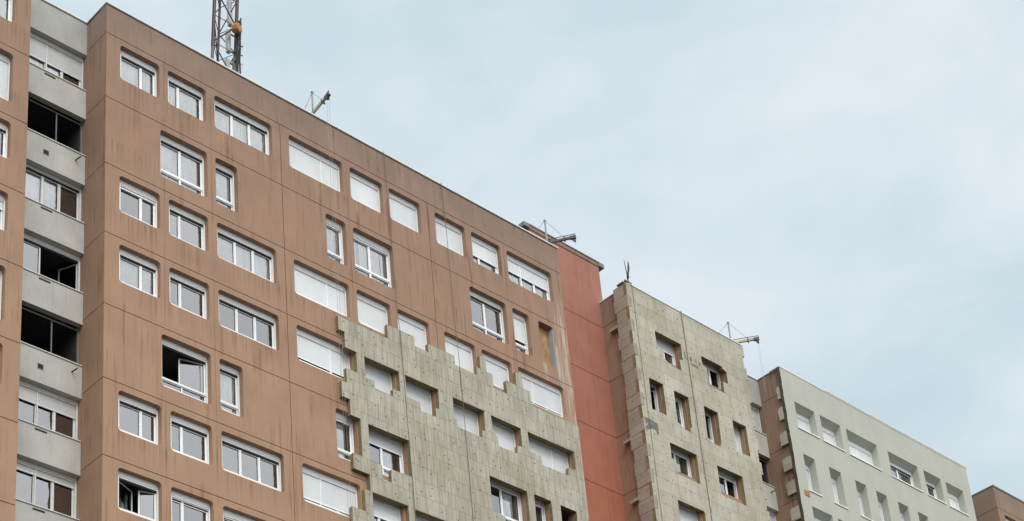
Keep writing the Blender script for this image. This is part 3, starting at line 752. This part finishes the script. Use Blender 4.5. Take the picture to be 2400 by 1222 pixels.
# cables hanging down the facades
def cable(pts, r, label, mat='rope'):
    tag(MB().line(pts, r).build('hanging_cable', mat), label, 'cable', 'dark cables hanging on the facades')
cable([(14.78, .1, ROOF + .06), (14.66, -.06, ROOF + .06), (14.66, -.09, .9), (14.76, -.1, -6.1), (14.71, -.18, -6.9), (14.74, -.185, -13.5), (14.76, -.19, -40)], .011, 'dark cable hanging down the brown block near the eighth column of windows')
cable([(11.95, .1, ROOF + .06), (11.84, -.05, ROOF + .06), (11.84, -.06, .9), (11.97, -.07, -6.2), (11.92, -.175, -6.75), (12.03, -.18, -13.7), (12.08, -.18, -40)], .010, 'thin dark cable hanging down the brown block onto the left part of the insulation')
cable([(28.1, -.1, ROOF + .06), (28.1, -.19, ROOF + .05), (28.12, -.19, -1.9), (28.17, -.185, -8.4), (28.2, -.185, -40)], .014, 'thick cable down the middle of the insulation-wrapped block')
cable([(25.08, -.1, ROOF + .06), (25.07, -.18, ROOF + .05), (25.06, -.18, -3.3), (25.05, -.18, -6.7), (24.98, -.18, -40)], .009, 'thin cable along the left corner of the insulation-wrapped block')

# rods tied upright on the corner
rb = thing('rod_bundle', (25.35, .22, ROOF + .045), 'thin dark rods standing upright on the left roof corner of the insulation-wrapped block', 'rods')
MB().tube((25.33, .25, ROOF), (25.46, .28, 2.2), .028).tube((25.46, .28, 2.2), (25.58, .29, 2.62), .04).tube((25.58, .29, 2.62), (25.62, .3, 3.0), .045, 8, 0, .02).build('thick_rod', 'black', rb)
MB().tube((25.36, .24, ROOF), (25.38, .26, 2.3), .014).tube((25.38, .26, 2.3), (25.33, .27, 2.95), .022, 6, 0, .012).build('thin_rod', 'black', rb)
MB().tube((25.38, .2, 2.05), (25.46, .3, 2.1), .05).build('tie', 'black', rb)

# ------------------------------------------------------------------ ground, sky, light, camera
g = MB().box(-900, 900, -900, 900, GROUND - .2, GROUND - .004)
tag(g.build('ground', 'asphalt'), kind='structure')

SUN_EL, SUN_AZ = math.radians(45), math.radians(203)       # azimuth measured from +y towards +x: the light comes from behind the camera
sd = Vector((math.sin(SUN_AZ) * math.cos(SUN_EL), math.cos(SUN_AZ) * math.cos(SUN_EL), math.sin(SUN_EL)))
sun = bpy.data.lights.new('sun', 'SUN'); sun.energy = 1.5; sun.angle = math.radians(24); sun.color = (1, .97, .93)
so = bpy.data.objects.new('sun', sun); COL.objects.link(so); so.location = (0, -60, 60)
so.rotation_euler = sd.to_track_quat('Z', 'Y').to_euler()

wd = bpy.data.worlds.new('World'); scn.world = wd; wd.use_nodes = True
nt = wd.node_tree; nt.nodes.clear()
out = nt.nodes.new('ShaderNodeOutputWorld')
sky = node(nt, 'TexSky', sky_type='NISHITA', sun_disc=False, sun_elevation=SUN_EL, sun_rotation=SUN_AZ)
bg1 = node(nt, 'Background', {'Color': sky.outputs[0], 'Strength': .1})
tc = node(nt, 'TexCoord')
gen = tc.outputs['Generated']
n1 = node(nt, 'TexNoise', {'Vector': node(nt, 'Mapping', {'Vector': gen, 'Scale': (1.5, 1.5, 2.6), 'Location': (.3, .2, .1)}).outputs[0], 'Scale': 1.7, 'Detail': 6.0, 'Roughness': .52}).outputs['Fac']
n2 = node(nt, 'TexNoise', {'Vector': node(nt, 'Mapping', {'Vector': gen, 'Scale': (3.2, 3.2, 7.0), 'Location': (2.3, .6, .1), 'Rotation': (.5, .2, .3)}).outputs[0], 'Scale': 2.2, 'Detail': 7.0, 'Roughness': .5, 'Distortion': .4}).outputs['Fac']
nn = math_(nt, 'ADD', math_(nt, 'MULTIPLY', n1, .7), math_(nt, 'MULTIPLY', n2, .3))
cl = mix(nt, rng(nt, nn, .39, .6, 0, 1, True), (.605, .74, .81), (.81, .885, .95))
sep = node(nt, 'SeparateXYZ', {0: gen}).outputs
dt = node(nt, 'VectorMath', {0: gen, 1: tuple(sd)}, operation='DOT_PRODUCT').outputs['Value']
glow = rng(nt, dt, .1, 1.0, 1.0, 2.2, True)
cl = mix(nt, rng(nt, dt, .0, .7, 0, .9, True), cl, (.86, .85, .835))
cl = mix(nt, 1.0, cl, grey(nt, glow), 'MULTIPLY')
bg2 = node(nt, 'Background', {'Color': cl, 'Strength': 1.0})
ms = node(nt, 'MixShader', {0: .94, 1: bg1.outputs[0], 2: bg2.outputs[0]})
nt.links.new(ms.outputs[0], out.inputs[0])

cam = bpy.data.cameras.new('camera'); co = bpy.data.objects.new('camera', cam); COL.objects.link(co)
F, PX, PY = 4512.59, 1200.05, 1629.24
R = ((0.72449997, 0.64748698, -0.23634805), (-0.68446231, 0.63537598, -0.35750345), (-0.08130896, 0.42078258, 0.90351031))
Mx = Matrix(((R[0][0], R[0][2], -R[0][1], -25.98953), (R[1][0], R[1][2], -R[1][1], -41.256864), (R[2][0], R[2][2], -R[2][1], -47.0865), (0, 0, 0, 1)))
co.matrix_world = Mx
cam.sensor_width = 36; cam.lens = F / 2400 * 36
cam.shift_x = 0; cam.shift_y = (PY - 611) / 2400
cam.clip_start = .5; cam.clip_end = 3000
scn.camera = co
vs = scn.view_settings
vs.view_transform = 'Standard'; vs.look = 'None'; vs.exposure = 0; vs.gamma = 1; vs.use_curve_mapping = False
scn.cycles.max_bounces = 8; scn.cycles.transparent_max_bounces = 8
